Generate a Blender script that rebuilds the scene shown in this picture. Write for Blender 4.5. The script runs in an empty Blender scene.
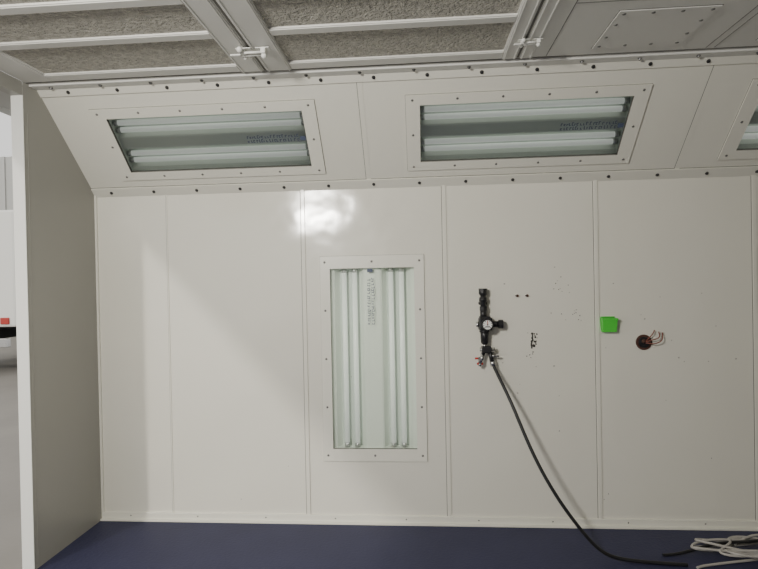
import bpy, bmesh, math, random
from mathutils import Matrix, Vector
random.seed(4)
D=3.31; H=2.13; ZC=2.645; XL=-2.106; YS=2.80
s=2**-.5
def mat(name,col,rough=.5,metal=0,bump=0,bscale=20,var=0,vscale=5,spec=.5,coat=0,emit=0,bdist=.01):
    m=bpy.data.materials.new(name);m.use_nodes=True;nt=m.node_tree;b=nt.nodes["Principled BSDF"]
    b.inputs["Base Color"].default_value=(*col,1);b.inputs["Roughness"].default_value=rough;b.inputs["Metallic"].default_value=metal
    b.inputs["Specular IOR Level"].default_value=spec
    if emit: b.inputs["Emission Color"].default_value=(*col,1);b.inputs["Emission Strength"].default_value=emit
    if coat: b.inputs["Coat Weight"].default_value=coat;b.inputs["Coat Roughness"].default_value=.12
    tc=nt.nodes.new("ShaderNodeTexCoord")
    if var:
        n=nt.nodes.new("ShaderNodeTexNoise");n.inputs["Scale"].default_value=vscale;n.inputs["Detail"].default_value=5
        r=nt.nodes.new("ShaderNodeMix");r.data_type='RGBA'
        r.inputs[6].default_value=(*[c*(1-var) for c in col],1);r.inputs[7].default_value=(*[min(1,c*(1+var)) for c in col],1)
        nt.links.new(tc.outputs["Object"],n.inputs["Vector"]);nt.links.new(n.outputs["Fac"],r.inputs[0]);nt.links.new(r.outputs[2],b.inputs["Base Color"])
    if bump:
        n=nt.nodes.new("ShaderNodeTexNoise");n.inputs["Scale"].default_value=bscale;n.inputs["Detail"].default_value=2.5
        bp=nt.nodes.new("ShaderNodeBump");bp.inputs["Strength"].default_value=bump;bp.inputs["Distance"].default_value=bdist
        nt.links.new(tc.outputs["Object"],n.inputs["Vector"]);nt.links.new(n.outputs["Fac"],bp.inputs["Height"]);nt.links.new(bp.outputs["Normal"],b.inputs["Normal"])
    return m
PAINT=mat("booth_white_paint",(.775,.755,.67),.14,bump=.9,bscale=2.0,bdist=.016,var=.025,vscale=1.5,spec=.7)
PAINTL=mat("booth_paint_shaded",(.33,.325,.295),.35,bump=.3,bscale=2)  # left wall's shade is put into this darker paint colour
PAINT2=mat("booth_white_paint_upper",(.78,.765,.68),.28,bump=.1,bscale=3)
TRIM=mat("trim_paint",(.78,.765,.68),.3)
JAMB=mat("jamb_paint",(.82,.82,.78),.4)
CEIL=mat("ceiling_steel_paint",(.73,.725,.69),.38)
FILT=mat("filter_media",(.56,.54,.48),.95,bump=1.0,bscale=70,bdist=.03,var=.5,vscale=45)
BOLT=mat("dark_zinc_bolt",(.09,.09,.09),.4,metal=.7)
SCREW=mat("steel_screw",(.22,.22,.21),.35,metal=.8)
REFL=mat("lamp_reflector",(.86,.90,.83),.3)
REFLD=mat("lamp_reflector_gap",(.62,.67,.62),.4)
TUBE=mat("fluorescent_tube",(.91,.94,.89),.2,emit=.28)  # tubes are switched off; faint glow added to brighten the tray
CAP=mat("tube_cap_metal",(.6,.6,.6),.3,metal=.8)
FLOOR=mat("navy_floor_paint",(.036,.038,.082),.6,bump=.25,bscale=60,var=.15,vscale=4,spec=.3)
BLACK=mat("black_plastic",(.015,.015,.017),.4)
RUB=mat("black_rubber",(.012,.012,.013),.45)
STEEL=mat("chromed_steel",(.6,.6,.6),.25,metal=1)
WHITE=mat("white_dial",(.8,.8,.78),.4)
RED=mat("red_handle",(.45,.04,.03),.4)
GREEN=mat("green_plastic",(.08,.62,.06),.35)
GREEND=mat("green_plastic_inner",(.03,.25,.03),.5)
BROWN=mat("rust_brown",(.08,.035,.025),.7)
WIRER=mat("wire_red",(.20,.05,.03),.5)
GREY=mat("grey_cable",(.42,.40,.37),.5)
INK=mat("label_ink",(.08,.10,.16),.6)
SCUFF=mat("scuff_dark",(.06,.055,.05),.8)
SMUDGE=mat("scuff_grey",(.42,.40,.35),.6)
SEAL=mat("gap_sealant",(.16,.155,.14),.8)
CONC=mat("concrete",(.22,.205,.185),.6,bump=.2,bscale=12,var=.25,vscale=1.2)
EXTW=mat("warehouse_sheet",(.45,.45,.43),.6)
def glassmat():
    m=bpy.data.materials.new("lamp_window_glass");m.use_nodes=True;nt=m.node_tree
    for n in list(nt.nodes):
        if n.type!='OUTPUT_MATERIAL': nt.nodes.remove(n)
    t=nt.nodes.new("ShaderNodeBsdfTransparent");t.inputs[0].default_value=(.945,.97,.945,1)
    g=nt.nodes.new("ShaderNodeBsdfGlossy");g.inputs["Roughness"].default_value=.03
    f=nt.nodes.new("ShaderNodeFresnel");f.inputs[0].default_value=1.5
    x=nt.nodes.new("ShaderNodeMixShader")
    nt.links.new(f.outputs[0],x.inputs[0]);nt.links.new(t.outputs[0],x.inputs[1]);nt.links.new(g.outputs[0],x.inputs[2])
    nt.links.new(x.outputs[0],nt.nodes["Material Output"].inputs[0])
    return m
GLASS=glassmat()
def frame(o,u,v,n):
    return Matrix(((u[0],v[0],n[0],o[0]),(u[1],v[1],n[1],o[1]),(u[2],v[2],n[2],o[2]),(0,0,0,1)))
FW=frame((0,D,0),(1,0,0),(0,0,1),(0,-1,0))
FS=frame((0,D,H),(1,0,0),(0,-s,s),(0,-s,-s))
FC=frame((0,0,ZC),(1,0,0),(0,-1,0),(0,0,-1))
FL=frame((XL,0,0),(0,1,0),(0,0,1),(1,0,0))
I=Matrix.Identity(4)
class B:
    def __init__(self,F=I): self.bm=bmesh.new();self.m=[];self.F=F
    def mi(self,m):
        if m not in self.m:self.m.append(m)
        return self.m.index(m)
    def box(self,u0,u1,v0,v1,n0,n1,m,bev=0):
        g=bmesh.ops.create_cube(self.bm,size=1);vs=g["verts"]
        for v in vs: v.co=Vector(((u0+u1)/2+v.co.x*(u1-u0),(v0+v1)/2+v.co.y*(v1-v0),(n0+n1)/2+v.co.z*(n1-n0)))
        fs={f for v in vs for f in v.link_faces};k=self.mi(m)
        for f in fs:f.material_index=k
        if bev:
            es={e for v in vs for e in v.link_edges}
            r=bmesh.ops.bevel(self.bm,geom=list(es),offset=bev,segments=2,affect='EDGES',profile=.5)
            for f in r["faces"]:f.material_index=k
    def quad(self,pts,m):
        f=self.bm.faces.new([self.bm.verts.new(p) for p in pts]);f.material_index=self.mi(m)
    def cyl(self,p0,p1,r,m,r2=None,seg=20,smooth=True):
        p0=Vector(p0);p1=Vector(p1);d=p1-p0
        M=Matrix.Translation((p0+p1)/2)@d.to_track_quat('Z','Y').to_matrix().to_4x4()
        g=bmesh.ops.create_cone(self.bm,cap_ends=True,segments=seg,radius1=r,radius2=r if r2 is None else r2,depth=d.length,matrix=M)
        k=self.mi(m)
        for f in {f for v in g["verts"] for f in v.link_faces}:
            f.material_index=k
            if smooth and len(f.verts)==4:f.smooth=True
    def sph(self,c,r,m,sc=(1,1,1),seg=14):
        M=Matrix.Translation(c)@Matrix.Diagonal((*sc,1))
        g=bmesh.ops.create_uvsphere(self.bm,u_segments=seg,v_segments=seg//2+2,radius=r,matrix=M);k=self.mi(m)
        for f in {f for v in g["verts"] for f in v.link_faces}:f.material_index=k;f.smooth=True
    def bolt(self,u,v,r,m,h=None,n=0):
        h=h or r*.9
        self.cyl((u,v,n),(u,v,n+h*.3),r*1.35,m,seg=14)
        self.cyl((u,v,n+h*.3),(u,v,n+h*1.3),r,m,r2=r*.85,seg=6,smooth=False)
    def screw(self,u,v,n=0,r=.0075):
        self.sph((u,v,n),r,SCREW,(1,1,.6),10)
    def holes(self,u0,u1,v0,v1,holes,m,n=0):
        us=sorted({u0,u1,*[h[0] for h in holes],*[h[1] for h in holes]});vs=sorted({v0,v1,*[h[2] for h in holes],*[h[3] for h in holes]})
        for a,b in zip(us,us[1:]):
            for c,d in zip(vs,vs[1:]):
                cu,cv=(a+b)/2,(c+d)/2
                if any(h[0]<cu<h[1] and h[2]<cv<h[3] for h in holes):continue
                self.quad([(a,c,n),(b,c,n),(b,d,n),(a,d,n)],m)
    def done(self,name,parent=None):
        bmesh.ops.remove_doubles(self.bm,verts=self.bm.verts,dist=1e-6)
        me=bpy.data.meshes.new(name);self.bm.to_mesh(me);self.bm.free()
        for m in self.m:me.materials.append(m)
        o=bpy.data.objects.new(name,me);bpy.context.collection.objects.link(o);o.matrix_world=self.F
        if parent:o.parent=parent
        return o
def tube(name,pts,r,m,parent=None,res=8):
    cu=bpy.data.curves.new(name,'CURVE');cu.dimensions='3D';cu.bevel_depth=r;cu.bevel_resolution=4;cu.resolution_u=res;cu.use_fill_caps=True
    sp=cu.splines.new('NURBS');sp.points.add(len(pts)-1)
    for p,q in zip(sp.points,pts):p.co=(*q,1)
    sp.use_endpoint_u=True;sp.order_u=4
    cu.materials.append(m)
    o=bpy.data.objects.new(name,cu);bpy.context.collection.objects.link(o)
    dg=bpy.context.evaluated_depsgraph_get();me=bpy.data.meshes.new_from_object(o.evaluated_get(dg));bpy.data.objects.remove(o)
    me.name=name
    for p in me.polygons:p.use_smooth=True
    o=bpy.data.objects.new(name,me);bpy.context.collection.objects.link(o)
    if parent:o.parent=parent
    return o
XR=4.6
# ---------- back wall ----------
b=B(FW)
VG=(-.565,-.025,.47,1.62)
b.holes(XL,XR,0,H,[VG],PAINT)
for x in (-.728,.165,1.083,2.003,2.92,3.84):
    b.box(x-.013,x+.013,.05,H-.004,-.002,.006,PAINT,.0025)
    b.box(x-.0165,x-.013,.05,H-.004,-.001,.0012,SEAL)
b.box(-1.627,-1.619,.05,H-.004,-.002,.004,PAINT,.001);b.box(-1.6295,-1.627,.05,H-.004,-.001,.001,SEAL)
b.box(XL,XL+.014,.05,H,-.002,.012,PAINT)
b.done("wall_back")
b=B(FW)
b.box(XL,XR,0,.012,0,.03,TRIM,.002);b.box(XL,XR,.0,.052,0,.012,TRIM,.002)
x=XL+.2
while x<XR:
    b.screw(x,.032,.012,.005);x+=.45
b.done("baseboard_back")
# ---------- slanted upper wall ----------
SG=[(-1.79,-.635,.165,.535),(.02,1.175,.165,.535),(1.83,2.985,.165,.535)]
L=.727
b=B(FS)
b.holes(XL,XR,0,L,SG,PAINT2)
for x in (-.315,1.53,3.37):
    b.box(x-.0015,x+.0015,.05,L-.03,-.001,.0008,SEAL);b.box(x+.0015,x+.03,.05,L-.03,-.001,.0015,PAINT2)
b.done("wall_back_upper")
b=B(FS)
b.box(XL,XR,-.014,.055,0,.01,PAINT2,.002);b.box(XL,XR,-.014,-.008,-.012,.006,PAINT2)
b.box(XL,XR,.055,.058,0,.0012,SEAL)
b.box(XL,XR,L-.05,L,0,.008,PAINT2,.002)
b.done("trim_1")
b=B(FS)
x=-1.98
while x<XR:
    b.bolt(x,.022,.0075,BOLT,n=.01)
    b.bolt(x+.05,L-.026,.0075,BOLT,n=.008);x+=.285
b.done("flange_bolts")
# ---------- light fixtures ----------
def fixture(F,g,horiz,name,fm):
    u0,u1,v0,v1=g
    root=bpy.data.objects.new(name,None);bpy.context.collection.objects.link(root);root.matrix_world=F
    b=B()
    mu,mv=(.075,.055) if horiz else (.058,.075)
    T=.009
    b.holes(u0-mu,u1+mu,v0-mv,v1+mv,[(u0+.004,u1-.004,v0+.004,v1-.004)],fm,n=T)
    for (p,q,r) in ((u0-mu,u1+mu,v0-mv),(u0-mu,u1+mu,v1+mv)):
        b.quad([(p,r,0),(q,r,0),(q,r,T),(p,r,T)],fm)
        b.box(p-.002,q+.002,r-.002,r+.002,0,.0015,SEAL)
    for p in (u0-mu,u1+mu):
        b.quad([(p,v0-mv,0),(p,v1+mv,0),(p,v1+mv,T),(p,v0-mv,T)],fm)
        b.box(p-.002,p+.002,v0-mv,v1+mv,0,.0015,SEAL)
    i0,i1,j0,j1=u0+.004,u1-.004,v0+.004,v1-.004
    for q in ([(i0,j0),(i1,j0)],[(i1,j0),(i1,j1)],[(i1,j1),(i0,j1)],[(i0,j1),(i0,j0)]):
        b.quad([(*q[0],T),(*q[1],T),(*q[1],-.01),(*q[0],-.01)],SEAL)
    nu,nv=(5,2) if horiz else (2,4)
    for k in range(nu+1):
        uu=u0-mu*.5+(u1-u0+mu)*k/nu
        b.screw(uu,v0-mv*.5,T);b.screw(uu,v1+mv*.5,T)
    for k in range(1,nv):
        vv=v0-mv*.5+(v1-v0+mv)*k/nv
        b.screw(u0-mu*.5,vv,T);b.screw(u1+mu*.5,vv,T)
    o=b.done("bezel",root);o.matrix_parent_inverse=I;o.matrix_basis=I
    b=B()
    d=-.12
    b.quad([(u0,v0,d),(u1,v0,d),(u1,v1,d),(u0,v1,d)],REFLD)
    for q in ([(u0,v0),(u1,v0)],[(u1,v0),(u1,v1)],[(u1,v1),(u0,v1)],[(u0,v1),(u0,v0)]):
        b.quad([(*q[0],0),(*q[1],0),(*q[1],d),(*q[0],d)],REFL)
    W0,W1=(v0,v1) if horiz else (u0,u1); L0,L1=(u0,u1) if horiz else (v0,v1)
    P=(lambda l,w,n:(l,w,n)) if horiz else (lambda l,w,n:(w,l,n))
    W=W1-W0
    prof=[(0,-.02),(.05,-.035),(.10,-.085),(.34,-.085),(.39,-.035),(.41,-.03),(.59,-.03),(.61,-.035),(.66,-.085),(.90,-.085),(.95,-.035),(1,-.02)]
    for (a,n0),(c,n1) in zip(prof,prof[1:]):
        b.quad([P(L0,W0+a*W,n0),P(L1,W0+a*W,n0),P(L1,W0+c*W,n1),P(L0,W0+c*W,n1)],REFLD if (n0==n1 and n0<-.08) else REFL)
    for w in (.16,.285,.715,.84):
        ww=W0+w*W
        b.cyl(P(L0+.03,ww,-.05),P(L1-.03,ww,-.05),.0165,TUBE)
        for l,e in ((L0+.004,L0+.03),(L1-.03,L1-.004)):
            b.cyl(P(l,ww,-.05),P(e,ww,-.05),.0175,CAP)
    o=b.done("lamp_tray",root);o.matrix_parent_inverse=I;o.matrix_basis=I
    b=B();b.quad([(u0,v0,-.002),(u1,v0,-.002),(u1,v1,-.002),(u0,v1,-.002)],GLASS)
    o=b.done("glass",root);o.matrix_parent_inverse=I;o.matrix_basis=I
    b=B()
    def R(l0,l1,w0,w1,m,n=-.0005):
        if horiz:b.quad([(l0,w0,n),(l1,w0,n),(l1,w1,n),(l0,w1,n)],m)
        else:b.quad([(w0,l0,n),(w1,l0,n),(w1,l1,n),(w0,l1,n)],m)
    rr=random.Random(3)
    wc=(W0+W1)/2
    if horiz: l=L1-.36;le=L1-.06;wa=wc-.022+.01
    else: l=L1-.36;le=L1-.07;wa=wc-.03
    for row in range(2):
        q=l;base=wa+row*.026
        while q<le:
            h=rr.choice([.012,.016,.02]);
            R(q,q+.004,base,base+h,INK)
            if rr.random()<.6:R(q+.004,q+.011,base+h-.004,base+h,INK)
            if rr.random()<.5:R(q+.004,q+.010,base,base+.0035,INK)
            q+=rr.choice([.013,.016,.02])
    if horiz: R(L1-.045,L1-.012,wc-.01,wc+.018,INK,-.0008)
    else: R(L1-.03,L1-.008,wc-.03,wc+.005,INK,-.0008)
    o=b.done("warning_label",root);o.matrix_parent_inverse=I;o.matrix_basis=I
for g in SG: fixture(FS,g,True,"recessed_light_fixture",PAINT2)
fixture(FW,VG,False,"recessed_light_fixture",TRIM)
# ---------- left wall ----------
b=B(FL)
YE=2.69
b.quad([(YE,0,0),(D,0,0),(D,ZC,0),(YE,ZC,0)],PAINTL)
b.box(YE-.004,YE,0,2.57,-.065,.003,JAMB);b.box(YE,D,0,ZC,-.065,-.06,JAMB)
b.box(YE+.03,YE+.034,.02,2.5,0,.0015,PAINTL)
b.done("wall_left")
b=B(FL)
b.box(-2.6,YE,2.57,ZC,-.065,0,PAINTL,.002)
b.done("door_header")
b=B();b.box(-2.5,-2.171,-2.6,D,2.635,2.66,EXTW);b.box(-2.505,-2.5,-2.6,D,2.60,2.66,EXTW);b.done("unseen_sun_blocker")  # unseen slab outside, added to cut the sun into a diagonal edge
# ---------- ceiling ----------
b=B(FC)
bays=[(-1.93,-.905),(-.635,.435)]
rows=[(2.33,2.625),(2.03,2.27),(1.45,1.97),(.8,1.4),(.1,.74),(-.6,.04),(-1.3,-.66),(-2.0,-1.36),(-2.55,-2.06)]
hl=[(x0,x1,-y1,-y0) for x0,x1 in bays for y0,y1 in rows]
b.holes(XL,XR,-YS,2.6,hl,CEIL)
for (a,c,d,e) in hl:
    for q in ([(a,d),(c,d)],[(c,d),(c,e)],[(c,e),(a,e)],[(a,e),(a,d)]):
        b.quad([(*q[0],0),(*q[1],0),(*q[1],-.028),(*q[0],-.028)],CEIL)
b.box(XL,XR,-YS,2.6,-.06,-.05,CEIL)
b.done("ceiling")
b=B(FC)
for (a,c,d,e) in hl: b.box(a,c,d,e,-.02,-.008,FILT)
b.done("ceiling_filter_media")
b=B(FC)
for x0,x1 in ((-.905,-.785),(-.77,-.635),(.435,.512),(.522,.592)):
    b.box(x0+.004,x1-.004,-2.705,2.6,0,.006,CEIL,.002)
    b.box(x0+.012,x0+.016,-2.705,2.6,.006,.009,CEIL);b.box(x1-.016,x1-.012,-2.705,2.6,.006,.009,CEIL)
for x in (-.7775,.517): b.box(x-.005,x+.005,-2.705,2.6,-.001,.001,SEAL)
for x0,x1 in ((-1.94,-.905),(-.635,.435)):
    for y0,y1 in ((2.275,2.325),(1.975,2.025),(2.63,2.70)):
        b.box(x0,x1,-y1,-y0,0,.004,CEIL,.0015)
b.box(XL+.02,-1.945,-2.7,2.6,0,.004,CEIL,.0015)
b.done("ceiling_frame_rails")
b=B(FC)
b.box(XL,XR,-YS,-2.735,0,.012,CEIL,.003);b.box(XL,XR,-2.722,-2.712,0,.002,SEAL)
x=-2.0
while x<XR: b.bolt(x,-2.765,.0075,BOLT,n=.012);x+=.285
b.done("trim_2")
def plate(x0,x1,y0,y1,name):
    b=B(FC);b.box(x0,x1,-y1,-y0,0,.005,CEIL,.001)
    for y in (y0,y1): b.box(x0-.003,x1+.003,-y-.003,-y+.003,0,.0015,SEAL)
    for x in (x0,x1): b.box(x-.003,x+.003,-y1,-y0,0,.0015,SEAL)
    for k in range(4):
        for y in (y0+.025,y1-.025): b.screw(x0+.025+(x1-x0-.05)*k/3,-y,.004,.009)
    for k in range(1,3):
        for x in (x0+.025,x1-.025): b.screw(x,-(y0+(y1-y0)*k/3),.004,.009)
    b.done(name)
plate(.86,1.27,2.28,2.64,"ceiling_access_panel");plate(1.62,2.1,2.28,2.64,"ceiling_access_panel");
b=B(FC)
for x in (.655,1.42,1.46): b.box(x,x+.003,-2.7,2.6,0,.0015,SEAL)
for y in (2.20,1.3): b.box(.66,XR,-y,-y+.003,0,.0015,SEAL)
b.done("trim_3")
def latch(x,y,name,sc=1):
    b=B(FC@Matrix.Translation((x,-y,.010))@Matrix.Diagonal((sc,sc,sc,1)))
    b.box(-.07,-.005,-.018,.018,0,.004,JAMB,.002)
    b.box(.012,.07,-.016,.016,0,.004,JAMB,.002)
    b.box(-.055,-.03,-.022,.022,.004,.022,JAMB,.003)
    b.cyl((-.045,-.03,.016),(-.045,.03,.016),.006,JAMB)
    b.cyl((-.05,.012,.02),(.045,.012,.02),.005,JAMB);b.cyl((-.05,-.012,.02),(.045,-.012,.02),.005,JAMB)
    b.box(.035,.055,-.02,.02,.004,.026,JAMB,.003)
    b.box(-.095,-.05,-.009,.009,.02,.027,JAMB,.003)
    b.sph((-.045,.035,.016),.012,JAMB);b.sph((-.045,-.035,.016),.012,JAMB);b.sph((.045,0,.03),.012,JAMB)
    b.done(name)
latch(-.755,2.43,"draw_latch",1.15);latch(.535,2.49,"draw_latch",.8)
# ---------- floor & other walls ----------
b=B();b.box(XL-.07,XR,-2.6,D,-.05,0,FLOOR);b.done("floor")
b=B();b.box(XR,XR+.06,-2.6,D,0,ZC,PAINT);b.done("wall_right")
b=B();b.box(-.7,XR,-1.68,-1.6,0,ZC,PAINT)
for x in (.2,1.1,2.0,2.9,3.8): b.box(x-.013,x+.013,.05,ZC-.01,-1.6,-1.594,PAINT,.002)
b.done("wall_front")
# exterior
b=B();b.box(-16,XL-.07,-12,17,-.08,-.02,CONC);b.box(XL-.07,XR,-12,-2.6,-.08,-.02,CONC);b.done("warehouse_floor")
b=B();b.box(-16,-2.3,17,17.2,-.02,6,EXTW)
for i in range(40): b.box(-15.8+i*.34,-15.7+i*.34,16.96,17,0,6,EXTW)
b.box(-16,-2.3,16.93,17,3.2,4.0,SEAL)
b.done("wall_warehouse")
b=B(Matrix.Translation((-8.3,8.9,-.02)))
WH=JAMB
b.box(-1.1,1.1,0,4.2,.85,2.95,WH,.04);b.box(-.45,.45,-.1,5.6,.6,.78,BLACK,.01)
b.box(-1.0,1.0,4.3,6.0,.55,2.2,WH,.15);b.box(-.9,.9,5.95,6.03,1.3,2.0,BLACK,.02)
b.box(-1.05,1.05,-.16,-.06,.5,.66,STEEL,.01)
for x in (-.9,.9):
    b.box(x-.08,x+.08,-.03,.01,.9,1.02,RED,.01)
    for y in (.9,5.0):
        b.cyl((x-.14,y,.42),(x+.14,y,.42),.42,RUB,seg=32);b.cyl((x-.15,y,.42),(x+.15,y,.42),.2,STEEL)
b.box(-.02,.02,-.01,.01,.9,2.9,BLACK)
for x in (-.12,.12): b.cyl((x,-.02,1.0),(x,-.02,2.8),.015,STEEL)
b.done("box_truck")
# ---------- regulator ----------
root=bpy.data.objects.new("air_pressure_regulator",None);bpy.context.collection.objects.link(root)
root.matrix_world=FW@Matrix.Translation((.395,1.02,0))
def kid(b,n):
    o=b.done(n,root);o.matrix_parent_inverse=I;o.matrix_basis=I
b=B()
N=.045
b.cyl((-.005,.43,0),(-.005,.43,N),.021,BLACK);b.sph((-.005,.43,N),.026,BLACK)
b.cyl((-.005,.43,N),(-.005,.33,N),.017,BLACK);b.cyl((-.005,.455,N),(-.005,.435,N),.026,BLACK,seg=8,smooth=False)
b.cyl((-.005,.40,N),(-.005,.375,N),.024,BLACK);b.cyl((-.005,.345,N),(-.005,.32,N),.024,BLACK,seg=6,smooth=False)
b.box(-.03,.02,.355,.372,0,.035,BLACK,.003)
kid(b,"inlet_elbow")
b=B()
b.box(-.035,.045,.20,.275,.01,.08,BLACK,.008)
b.cyl((-.005,.27,N),(-.005,.325,N),.02,BLACK)
b.cyl((.045,.235,N),(.085,.235,N),.019,BLACK);b.cyl((.085,.235,N),(.112,.235,N),.027,BLACK,seg=16,smooth=False)
b.cyl((-.05,.235,N),(-.035,.235,N),.017,STEEL)
b.box(-.03,.035,.265,.285,.02,.07,BLACK,.004)
kid(b,"regulator_body")
b=B()
b.cyl((.012,.237,.08),(.012,.237,.105),.036,BLACK);b.cyl((.012,.237,.105),(.012,.237,.1075),.028,WHITE)
b.cyl((.012,.237,.1075),(.012,.237,.111),.004,BLACK);b.box(.010,.014,.237,.262,.1078,.1095,RED)
for k in range(9):
    a=math.radians(-45+k*33.75);b.cyl((.012+.024*math.cos(a),.237+.024*math.sin(a),.1076),(.012+.024*math.cos(a),.237+.024*math.sin(a),.1085),.003,BLACK,seg=6)
b.box(-.002,.026,.222,.228,.1076,.1082,BLACK)
kid(b,"pressure_gauge")
b=B()
b.cyl((0,.205,N),(0,.13,N),.027,BLACK,r2=.023);b.sph((0,.13,N),.023,BLACK);b.cyl((0,.20,N),(0,.188,N),.031,BLACK)
b.cyl((0,.115,N),(0,.095,N),.01,STEEL)
kid(b,"filter_bowl")
b=B()
b.box(-.02,.04,.06,.10,.02,.07,BLACK,.006)
b.cyl((-.03,.08,N),(.06,.08,N),.014,STEEL)
b.cyl((-.01,.06,N),(-.03,.0,N+.01),.013,STEEL);b.cyl((-.03,.0,N+.01),(-.034,-.02,N+.012),.010,STEEL)
b.cyl((.03,.07,N),(.045,.0,N),.014,BLACK);b.cyl((.045,.01,N),(.05,-.02,N-.002),.017,STEEL,seg=8)
b.box(-.062,-.028,.022,.034,.05,.062,RED,.003);b.cyl((-.035,.028,N),(-.035,.028,N+.02),.008,STEEL)
b.box(-.05,-.012,-.012,.002,.045,.06,RED,.004)
b.box(.045,.085,.035,.047,.05,.06,STEEL,.003)
kid(b,"outlet_valves")
tube("air_hose",[(.443,3.265,1.01),(.452,3.255,.985),(.483,3.20,.914),(.535,3.12,.786),(.592,3.06,.621),(.662,3.0,.453),(.758,2.95,.285),(.872,2.92,.132),(.965,2.91,.034),(1.08,2.90,.0098),(1.25,2.88,.0098),(1.38,2.87,.0098)],.0098,RUB)
rr=random.Random(8)
pts=[]
for k in range(46):
    a=k*.75;r=.20+.10*math.sin(k*1.9)+.04*rr.random()
    pts.append((1.86+r*1.5*math.cos(a),2.99+r*.45*math.sin(a),.012+.018*(k%3)+.01*rr.random()+k*.0006))
tube("tangled_cable",[(1.42,2.85,.007),(1.45,2.88,.007)]+pts,.0065,GREY,res=6)
pts=[(1.3,2.97,.03),(1.4,2.97,.03),(1.6,3.05,.05),(1.8,3.0,.07),(1.95,3.08,.07),(2.1,3.0,.06),(2.4,3.06,.03),(2.8,3.0,.03)]
pts[0]=(1.3,2.97,.008);pts[1]=(1.4,2.97,.01)
tube("tangled_cable",pts,.008,RUB)
# green holder
b=B(FW@Matrix.Translation((1.143,1.24,0)))
w,h,d=.044,.042,.05
o_=[(-w*.9,-h,0),(w*.9,-h,0),(w*.9,-h,d*.8),(-w*.9,-h,d*.8),(-w,h,0),(w,h,0),(w,h,d),(-w,h,d)]
t=.005
i_=[(-w*.9+t,-h+t,t),(w*.9-t,-h+t,t),(w*.9-t,-h+t,d*.8-t),(-w*.9+t,-h+t,d*.8-t),(-w+t,h,t),(w-t,h,t),(w-t,h,d-t),(-w+t,h,d-t)]
for f in ((0,1,2,3),(0,4,5,1),(1,5,6,2),(2,6,7,3),(3,7,4,0)):
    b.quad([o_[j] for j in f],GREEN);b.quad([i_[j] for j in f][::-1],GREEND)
for a,c in ((4,5),(5,6),(6,7),(7,4)): b.quad([o_[a],o_[c],i_[c],i_[a]],GREEN)
b.box(-w-.003,w+.003,h-.012,h-.002,d-.004,d+.004,GREEN,.002);b.box(-w*.95,w*.95,h,h+.008,0,.006,GREEN,.001)
b.done("green_magnetic_holder")
root2=bpy.data.objects.new("cable_outlet",None);bpy.context.collection.objects.link(root2);root2.matrix_world=FW@Matrix.Translation((1.355,1.13,0))
b=B();b.cyl((0,0,0),(0,0,.006),.047,BROWN,seg=28);b.cyl((0,0,.006),(0,0,.018),.034,BLACK,r2=.03,seg=24);b.sph((-.008,.008,.018),.012,BROWN);b.cyl((0,0,.01),(.03,.004,.03),.008,BROWN)
o=b.done("grommet",root2);o.matrix_parent_inverse=I;o.matrix_basis=I
for j,pp in enumerate(([(0,0,.015),(.03,.02,.04),(.07,.02,.04),(.085,.04,.03),(.08,.065,.02)],[(0,0,.015),(.03,-.01,.04),(.07,.0,.05),(.10,.02,.04),(.10,.06,.02)],[(0,0,.015),(.02,.03,.03),(.05,.055,.03),(.055,.075,.02)])):
    o=tube("wire_%d"%(j+1),pp,.003,WIRER,root2);o.matrix_parent_inverse=I
b=B(FW)
for x,z in ((.605,1.425),(.665,1.425)): b.cyl((x,z,0),(x,z,.012),.009,BROWN,r2=.007,seg=10);b.cyl((x-.012,z,.006),(x-.004,z,.012),.004,SCUFF,seg=8)
b.done("wall_anchor_screws")
b=B(FW);rr=random.Random(5)
def blot(x,z,r,m=SCUFF):
    n=9;b.quad([(x+r*(.5+rr.random()*.7)*math.cos(6.283*k/n),z+r*(.5+rr.random()*.7)*math.sin(6.283*k/n),.0009) for k in range(n)],m)
for k in range(12): blot(.69+rr.uniform(-.004,.004),1.19-k*.008,rr.uniform(.005,.009))
for k in range(14): blot(.708+rr.uniform(-.01,.012),1.15+rr.uniform(-.05,.04),rr.uniform(.003,.008))
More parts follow.
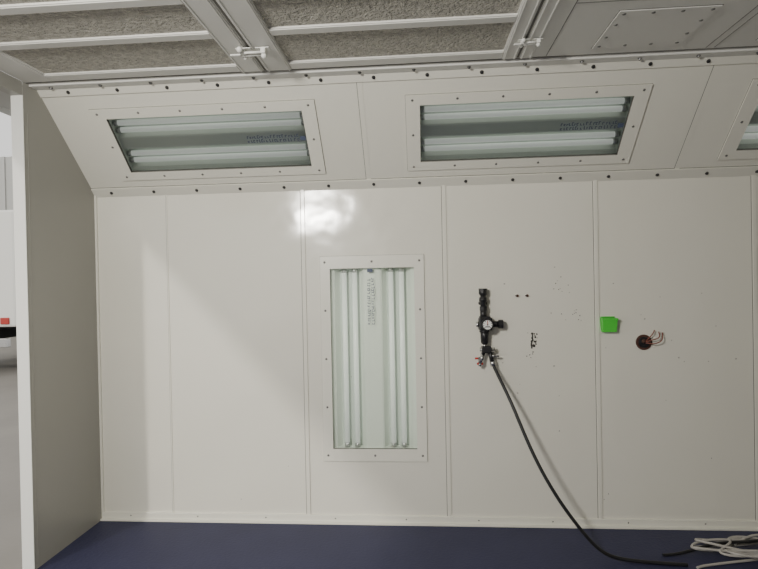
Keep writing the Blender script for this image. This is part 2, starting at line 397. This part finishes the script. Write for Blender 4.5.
for k in range(5): blot(.69+rr.uniform(-.05,.02),1.05+rr.uniform(-.02,.03),rr.uniform(.003,.007))
for k in range(9): blot(.93+rr.uniform(-.07,.07),1.28+rr.uniform(-.04,.05),rr.uniform(.002,.0045))
for k in range(7): blot(.84+rr.uniform(-.02,.1),1.50+rr.uniform(-.06,.05),rr.uniform(.002,.004))
for k in range(12): blot(rr.uniform(-1.2,2),rr.uniform(.1,1.1),rr.uniform(.0015,.0035))
for k in range(26): blot(rr.uniform(.5,1.9),rr.uniform(.75,1.6),rr.uniform(.003,.007),SMUDGE)
b.done("wall_scuff_marks")
# ---------- lights ----------
w=bpy.data.worlds.new("daylight");bpy.context.scene.world=w;w.use_nodes=True
bg=w.node_tree.nodes["Background"];bg.inputs[0].default_value=(1,.99,.965,1);bg.inputs[1].default_value=1.15
def area(name,loc,tgt,e,sx,sy,col=(1,.97,.9)):
    ad=bpy.data.lights.new(name,"AREA");ad.energy=e;ad.shape='RECTANGLE';ad.size=sx;ad.size_y=sy;ad.color=col
    ao=bpy.data.objects.new(name,ad);bpy.context.collection.objects.link(ao);ao.location=loc
    ao.rotation_euler=(Vector(tgt)-Vector(loc)).to_track_quat('-Z','Y').to_euler()
area("unseen_key_light",(-1.25,.0,2.42),(.2,3.31,1.3),82,.36,.24,(1,.965,.89))  # unseen area light, added for the hose shadow and wall glare
sd=bpy.data.lights.new("sun","SUN");sd.energy=1.3;sd.angle=math.radians(3);sd.color=(1,.95,.86)
so=bpy.data.objects.new("sun",sd);bpy.context.collection.objects.link(so)
so.rotation_euler=Vector((1,2,-1.1)).to_track_quat('-Z','Y').to_euler()
# ---------- camera ----------
cd=bpy.data.cameras.new("camera");cd.sensor_width=36;cd.lens=526.73/758*36;cd.clip_start=.05
co=bpy.data.objects.new("camera",cd);bpy.context.collection.objects.link(co)
co.matrix_world=Matrix.Translation((0,0,1.5373))@Matrix.Rotation(.0756,4,'Z')@Matrix.Rotation(math.pi/2-.0079,4,'X')@Matrix.Rotation(-.0196,4,'Z')
bpy.context.scene.camera=co
